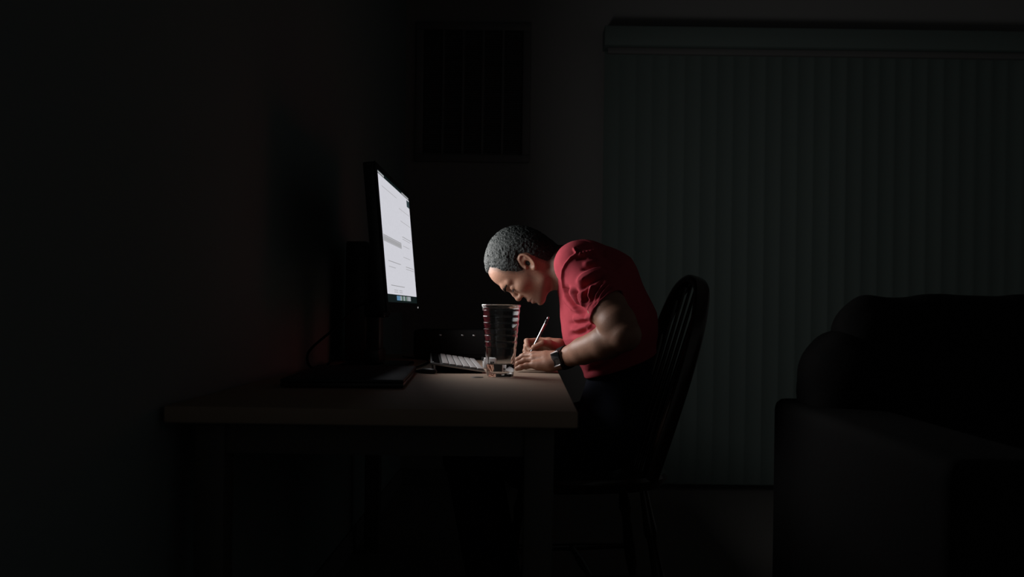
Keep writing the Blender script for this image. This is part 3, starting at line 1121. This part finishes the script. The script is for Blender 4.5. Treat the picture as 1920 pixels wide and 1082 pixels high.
me = shirt.data
co = V3.astype(np.float64)
if len(me.vertices) == len(co):
    nrm = normals_of(me).astype(np.float64)
    pc = proj(co)
    near = np.clip((YC - 0.02 - co[:, 1]) / 0.06, 0, 1)
    disp_ = np.zeros(len(co))

    def crease(pts, w, amp, fade=0.25):
        d, t = seg_dist(pc, pts)
        e = np.clip(np.minimum(t, 1 - t) / fade, 0, 1) if fade > 0 else 1.0
        return amp * np.exp(-(d / w) ** 2) * (e * e * (3 - 2 * e) if fade > 0 else 1)

    R_ = [  # ridges (mm) and grooves of the cloth, along the near side
        ([(1086, 548), (1096, 535), (1114, 525), (1136, 513)], 5.0, 6.5),
        ([(1083, 538), (1087, 528), (1095, 519), (1116, 508), (1140, 505)], 6.0, -7.0),
        ([(1103, 533), (1100, 552), (1099, 570)], 3.5, 4.5),
        ([(1094, 543), (1092, 556), (1094, 568)], 4.5, -5.0),
        ([(1136, 519), (1122, 538), (1111, 557), (1106, 578)], 3.6, 5.0),
        ([(1112, 532), (1106, 546), (1104, 562)], 4.0, -5.0),
        ([(1142, 528), (1128, 544), (1118, 560), (1112, 584)], 3.6, 4.5),
        ([(1134, 530), (1122, 546), (1114, 562)], 3.0, -4.0),
        ([(1150, 532), (1134, 549), (1122, 568), (1117, 590)], 3.2, 3.5),
        ([(1142, 534), (1130, 547), (1121, 560)], 2.6, -3.0),
        ([(1086, 506), (1100, 504), (1120, 502), (1140, 503)], 3.2, 3.0),
        ([(1090, 496), (1110, 491), (1130, 492)], 5.0, -3.0),
        ([(1077, 536), (1082, 556), (1090, 576), (1104, 594)], 3.8, 5.5),
        ([(1062, 530), (1066, 550), (1078, 570), (1096, 587), (1114, 600)], 4.0, 6.0),
        ([(1069, 534), (1074, 552), (1084, 569), (1098, 583)], 3.6, -6.0),
        ([(1086, 545), (1089, 560), (1097, 577)], 3.2, -5.5),
        ([(1056, 548), (1062, 562), (1074, 577), (1092, 590)], 4.2, -5.5),
        ([(1072, 598), (1090, 597), (1110, 593)], 6.0, -6.0),
        ([(1062, 606), (1082, 608), (1108, 601)], 5.0, 3.5),
        ([(1066, 618), (1085, 618), (1112, 607)], 5.0, -4.5),
        ([(1064, 628), (1084, 628), (1106, 617)], 5.0, 3.5),
        ([(1086, 640), (1100, 632), (1116, 620)], 6.0, -5.0),
        # gathered shoulder
        ([(1076, 477), (1086, 477), (1098, 475), (1112, 472), (1124, 473)], 3.6, -6.0),
        ([(1076, 466), (1094, 463), (1114, 464), (1130, 473), (1142, 489)], 4.0, 3.5),
        ([(1078, 484), (1090, 484), (1104, 482)], 4.0, 3.0),
        # hem of the shirt
        ([(1094, 690), (1102, 698), (1120, 694), (1140, 686), (1156, 676)], 5.0, 6.0),
        ([(1098, 684), (1118, 681), (1140, 674)], 5.0, -6.0),
    ]
    for pts_, w_, a_ in R_:
        disp_ += crease(pts_, w_, a_)
    for k_ in range(6):       # little gathers
        x_ = 1083 + k_ * 6.4
        disp_ += crease([(x_, 470), (x_ + 2.5, 479)], 1.6, 3.0, 0.3)
    # stitched seam round the armhole
    SEAM = [(1074, 463), (1081, 476), (1071, 483), (1061, 495), (1055.5, 507), (1054.5, 520), (1056.5, 535), (1060, 549), (1068, 565), (1082, 580)]
    disp_ += crease(SEAM, 1.7, -3.6, 0.05)
    disp_ += crease([(1079, 463), (1086, 476)], 1.6, 1.8, 0.05)
    # hem band of the near sleeve
    dist_h = (hO - co) @ hn
    sl_m = np.exp(-((dist_h - 0.020) / 0.0016) ** 2) * (np.linalg.norm(co - hO, axis=1) < 0.11)
    disp_ += -1.0 * sl_m
    wav = vnoise((co * np.array([22, 22, 14])).astype(np.float32)) * 1.6 + vnoise((co * 55).astype(np.float32)) * 0.5
    dist_h2 = np.clip((hO - co) @ hn / 0.022, 0, 1)
    tot = np.clip(disp_ * 1.85 * near, -9.0, 11.0) * (0.4 + 0.6 * dist_h2) + wav * 0.9
    co2 = co + nrm * (tot / 1000)[:, None]
    me.vertices.foreach_set('co', Ploc(co2).astype(np.float32).ravel())
    me.update()

# collar rib
ctr, nkx = P(1064, 501, YC), (P(1092, 507, YC) - P(1020, 494, YC)).normalized()
sd_ = Vector((0, 1, 0))
up_ = nkx.cross(sd_).normalized()
ring = [ctr + sd_ * 0.066 * math.cos(t_) + up_ * 0.067 * math.sin(t_) - Vector(man.location) for t_ in [2 * PI * i / 48 for i in range(49)]]
obj('collar', tube(ring, 0.0045, 8, caps=False), M_SHIRT, man)

# -- trousers and shoes
tr = [chain([P(1166, 680, YC), P(1160, 720, YC), P(1142, 785, YC)], [0.0915, 0.092, 0.099], 0.03, scale=1.5, sc_axis=1, sc_c=YC)]
for h_, k_, a_ in zip(HIPS, KNEES, ANKLES):
    tr.append(chain([h_, h_ + (k_ - h_) * .5, k_], [0.094, 0.084, 0.062], 0.03))
    tr.append(chain([k_, a_ + Vector((0, 0, -0.01))], [0.060, 0.048], 0.02))
tr.append(half((-0.38, 0, 1.0), (0.185, YC, hemz + 0.035), 0.0))
tr.append(half((0, 0, -1), (0, 0, 0.075), 0.0))
tr.append(half((0, 0, -1), (0.2, 0, 0.456), 0.0) if False else rbox((0.0, 2.2, 0.0), (0.6, 3.0, 0.462), 0.004, 0.0, 'sub'))
V4, Q4 = polygonize(tr, (-0.26, 2.28, 0.04), (0.42, 2.92, 0.82), 0.005)
mesh_from('trousers', Ploc(V4), Q4, M_JEANS, man)
for a_ in ANKLES:
    sp = [chain([a_ + Vector((0.03, 0, -0.055)), a_ + Vector((-0.06, 0, -0.055)), a_ + Vector((-0.18, 0, -0.062))], [0.045, 0.046, 0.038], 0.02),
          chain([a_ + Vector((0, 0, -0.05)), a_ + Vector((0, 0, 0.0))], [0.045, 0.044], 0.02), half((0, 0, -1), (0, 0, 0.0), 0.0)]
    c_ = np.array(a_) + np.array([-0.08, 0, 0.0])
    V5, Q5 = polygonize(sp, c_ - 0.19, c_ + 0.19, 0.005)
    mesh_from('shoe', Ploc(V5), Q5, M_SHOE, man)

# -- wristwatch on the near wrist
wax = (EL_N - WR_N).normalized()
wc = WR_N + wax * 0.016 - Vector(man.location)
e1 = Vector((-0.34, -0.88, 0.06))
e1 = (e1 - wax * e1.dot(wax)).normalized()      # outwards through the watch face
e2 = wax.cross(e1).normalized()
bm_ = bmesh.new()
N_ = 40
prev = None
rings = []
for i in range(N_):
    t_ = 2 * PI * i / N_
    dirv = e1 * math.cos(t_) + e2 * math.sin(t_)
    rr_ = 0.0300
    ring_ = []
    for (ro, al) in ((0.0, -0.014), (0.0032, -0.014), (0.0038, 0.0), (0.0032, 0.014), (0.0, 0.014)):
        ring_.append(bm_.verts.new(wc + dirv * (rr_ + ro) + wax * al))
    rings.append(ring_)
for i in range(N_):
    a_, b_ = rings[i], rings[(i + 1) % N_]
    for j in range(5):
        bm_.faces.new((a_[j], b_[j], b_[(j + 1) % 5], a_[(j + 1) % 5]))
bmesh.ops.recalc_face_normals(bm_, faces=bm_.faces)
watch = obj('wristwatch', bm_, M_BLACKM, man)
MW = Matrix(((wax.x, e2.x, e1.x, wc.x), (wax.y, e2.y, e1.y, wc.y), (wax.z, e2.z, e1.z, wc.z), (0, 0, 0, 1)))
obj('watch_case', box((-0.019, -0.021, 0.026), (0.019, 0.021, 0.0385), 0.004, 3, MW), M_BLACKG, watch)
obj('watch_glass', box((-0.0165, -0.0175, 0.0382), (0.0165, 0.0175, 0.0393), 0.001, 2, MW), M_BLACKG, watch)
for s in (-1, 1):
    obj('watch_edge', box((-0.0145, s * 0.0195 - 0.0016, 0.034), (0.0145, s * 0.0195 + 0.0016, 0.0398), 0.0008, 2, MW), M_GLINT, watch)  # bright metal strips put in for the glint along the case edge

# ------------------------------------------------------------------ pen
pa_, pb_ = P(984, 684, 2.60), P(1028.5, 594, 2.60)
pd = (pb_ - pa_).normalized()
Lp = (pb_ - pa_).length
pen = thing('pen', 'silver pen with dark clip end held in the writing hand', 'pen', pa_)
zz = Vector((0, 0, 0))
obj('barrel', tube([pd * 0.014, pd * 0.02, pd * (Lp * 0.86)], [0.0032, 0.0037, 0.0037], 16), M_PENW, pen)
obj('tip', tube([pd * 0.0, pd * 0.004, pd * 0.014], [0.0006, 0.0012, 0.0036], 12), M_BLACK, pen)
obj('cap_end', tube([pd * (Lp * 0.86), pd * (Lp * 0.93), pd * (Lp * 0.955)], [0.0043, 0.0043, 0.003], 16), M_BLACKG, pen)
obj('push_button', tube([pd * (Lp * 0.955), pd * (Lp * 0.985), pd * Lp], [0.0030, 0.0034, 0.0022], 12), M_PENW, pen)
cs = Vector((0.8, -0.5, 0.3)); cs = (cs - pd * cs.dot(pd)).normalized()
obj('clip', tube([pd * (Lp * 0.62) + cs * 0.0052, pd * (Lp * 0.88) + cs * 0.0056, pd * (Lp * 0.92) + cs * 0.0035], 0.0011, 8), M_BLACKG, pen)
obj('red_reflection', tube([pd * (Lp * 0.70) + cs * 0.0012, pd * (Lp * 0.84) + cs * 0.0012], [0.0033, 0.0033], 12), M_PENR, pen)  # red reflection on the barrel, put in as a coloured streak

# ------------------------------------------------------------------ Windsor chair
ch = thing('windsor_chair', 'dark varnished wooden hoop-back chair the person sits on', 'chair', (0.14, YC, 0), math.radians(7))
CI = -Vector(ch.location)
LEAN = math.radians(16.5)
BX = 0.335
lean_v = Vector((math.sin(LEAN), 0, math.cos(LEAN)))
pln = Vector((math.cos(LEAN), 0, -math.sin(LEAN)))


def B(y, t, off=0.0): return Vector((BX, YC + y, 0.455)) + lean_v * t + pln * off + CI


sp_ = [rbox((-0.06, YC - 0.215, 0.415), (0.42, YC + 0.215, 0.455), 0.018, 0.0)]
bm_ = bmesh.new()
ns = 40
top, bot = [], []
for i in range(ns):
    t_ = 2 * PI * i / ns
    cx, sy = math.cos(t_), math.sin(t_)
    x = 0.17 + 0.245 * math.copysign(abs(cx) ** 0.75, cx)
    y = (0.215 - 0.02 * cx) * math.copysign(abs(sy) ** 0.7, sy)
    top.append((x, YC + y)); bot.append((0.17 + (x - 0.17) * 0.93, YC + y * 0.93))
rings = [[bm_.verts.new(Vector((x, y, z)) + CI) for x, y in src] for src, z in
         ((bot, 0.413), ([(0.17 + (x - 0.17) * 0.985, YC + (y - YC) * 0.985) for x, y in top], 0.428), (top, 0.442),
          ([(0.17 + (x - 0.17) * 0.975, YC + (y - YC) * 0.975) for x, y in top], 0.4525), ([(0.17 + (x - 0.17) * 0.6, YC + (y - YC) * 0.6) for x, y in top], 0.449))]
for r0, r1 in zip(rings, rings[1:]):
    for k in range(ns): bm_.faces.new((r0[k], r0[(k + 1) % ns], r1[(k + 1) % ns], r1[k]))
bm_.faces.new(rings[0][::-1]); bm_.faces.new(rings[-1])
obj('seat', bm_, M_CHAIR, ch)
hoop = smooth_path([B(-.165, -.012), B(-.180, .12), B(-.190, .26), B(-.186, .38), B(-.160, .48), B(-.105, .556), B(0, .585),
                    B(.105, .556), B(.160, .48), B(.186, .38), B(.190, .26), B(.180, .12), B(.165, -.012)], 8)
obj('hoop', tube(hoop, 0.022, 16, True, (pln, 1.0, 0.62)), M_CHAIR, ch)
for k in range(7):
    y = (k - 3) * 0.045
    f_ = abs(k - 3) / 3
    ytop = y * 1.22
    tt = 0.57 - 0.16 * (abs(ytop) / 0.165) ** 3.0
    obj('spindle', tube([B(y, -0.01), B(y * 1.07, .17), B(y * 1.15, .38), B(ytop, tt)], [0.006, 0.0085, 0.0065, 0.005], 10), M_CHAIR, ch)
feet = {}
for sx in (-1, 1):
    for sy in (-1, 1):
        a_ = Vector((0.17 + sx * 0.15, YC + sy * 0.135, 0.42)) + CI
        b_ = Vector((0.17 + sx * 0.215, YC + sy * 0.20, 0.0)) + CI
        feet[(sx, sy)] = (a_, b_)
        d_ = b_ - a_
        obj('leg', tube([a_, a_ + d_ * .2, a_ + d_ * .3, a_ + d_ * .36, a_ + d_ * .6, a_ + d_ * .75, a_ + d_ * .8, b_],
                        [0.012, 0.017, 0.021, 0.014, 0.020, 0.017, 0.013, 0.011], 14), M_CHAIR, ch)
mids = []
for sy in (-1, 1):
    (a1, b1), (a2, b2) = feet[(-1, sy)], feet[(1, sy)]
    p1, p2 = a1 + (b1 - a1) * .6, a2 + (b2 - a2) * .6
    mids.append((p1 + p2) / 2)
    obj('stretcher', tube([p1, (p1 + p2) / 2, p2], [0.009, 0.014, 0.009], 12), M_CHAIR, ch)
obj('stretcher', tube([mids[0], (mids[0] + mids[1]) / 2, mids[1]], [0.008, 0.013, 0.008], 12), M_CHAIR, ch)

# ------------------------------------------------------------------ dark sofa at the right
SYB = 2.25                               # plane of the sofa's back
SX0 = P(1447, 800, SYB).x
so = thing('sofa', 'bulky black overstuffed sofa standing at the right behind the chair', 'sofa', (SX0, SYB, 0))
SXL = SX0 + 1.75
SYF = SYB - 0.95
az = P(1470, 745, SYB).z
SI = np.array(so.location, dtype=np.float32)


def spart(name, prims, lo, hi, vox=0.009, post=None):
    V_, Q_ = polygonize(prims, lo, hi, vox, post)
    return mesh_from(name, V_ - SI, Q_, M_SOFA, so)


def puff(p, d): return d + (vnoise(p * 9) * 0.006 + vnoise(p * 22) * 0.003).astype(np.float32)


spart('base', [rbox((SX0 + .02, SYF + .03, 0.05), (SXL - .02, SYB - .02, 0.40), 0.03)], (SX0 - .05, SYF - .05, 0.0), (SXL + .05, SYB + .05, 0.5), 0.012)
for a_ in (SX0, SXL - .2):
    spart('armrest', [rbox((a_, SYF, 0.04), (a_ + .2, SYB, az), 0.025)], (a_ - .05, SYF - .05, 0), (a_ + .25, SYB + .05, az + .05), 0.010)
tz = P(1680, 551, SYB - .1).z
lx = P(1496, 660, SYB - .1).x
lz = P(1510, 618, SYB - .1).z
spart('lower_back', [rbox((lx, SYB - .27, 0.38), (SXL - .06, SYB, lz), 0.11)], (lx - .05, SYB - .33, 0.33), (SXL, SYB + .05, lz + .05), 0.009, puff)
ux = P(1560, 590, SYB - .1).x
spart('upper_back', [chain([(ux + .085, SYB - .13, tz - .076), ((ux + SXL) / 2, SYB - .13, tz - .070), (SXL - .15, SYB - .13, tz - .076)], [.070, .074, .07], 0.0),
                     rbox((ux + 0.0, SYB - .23, tz - .20), (SXL - .1, SYB - .04, tz - 0.03), 0.07, 0.03)], (ux - .05, SYB - .3, tz - .26), (SXL, SYB + .05, tz + .05), 0.009, puff)
sm = (SX0 + SXL) / 2
for a_, b_ in ((SX0 + .205, sm - .003), (sm + .003, SXL - .205)):
    spart('seat_cushion', [rbox((a_, SYF + .02, 0.385), (b_, SYB - .26, 0.52), 0.05)], (a_ - .03, SYF - .03, .35), (b_ + .03, SYB, .56), 0.010)
for x in (SX0 + .06, SXL - .06):
    for y in (SYF + .06, SYB - .06):
        obj('foot', tube([Vector((x, y, 0.0)) - so.location, Vector((x, y, 0.055)) - so.location], [0.02, 0.026], 12), M_BLACK, so)
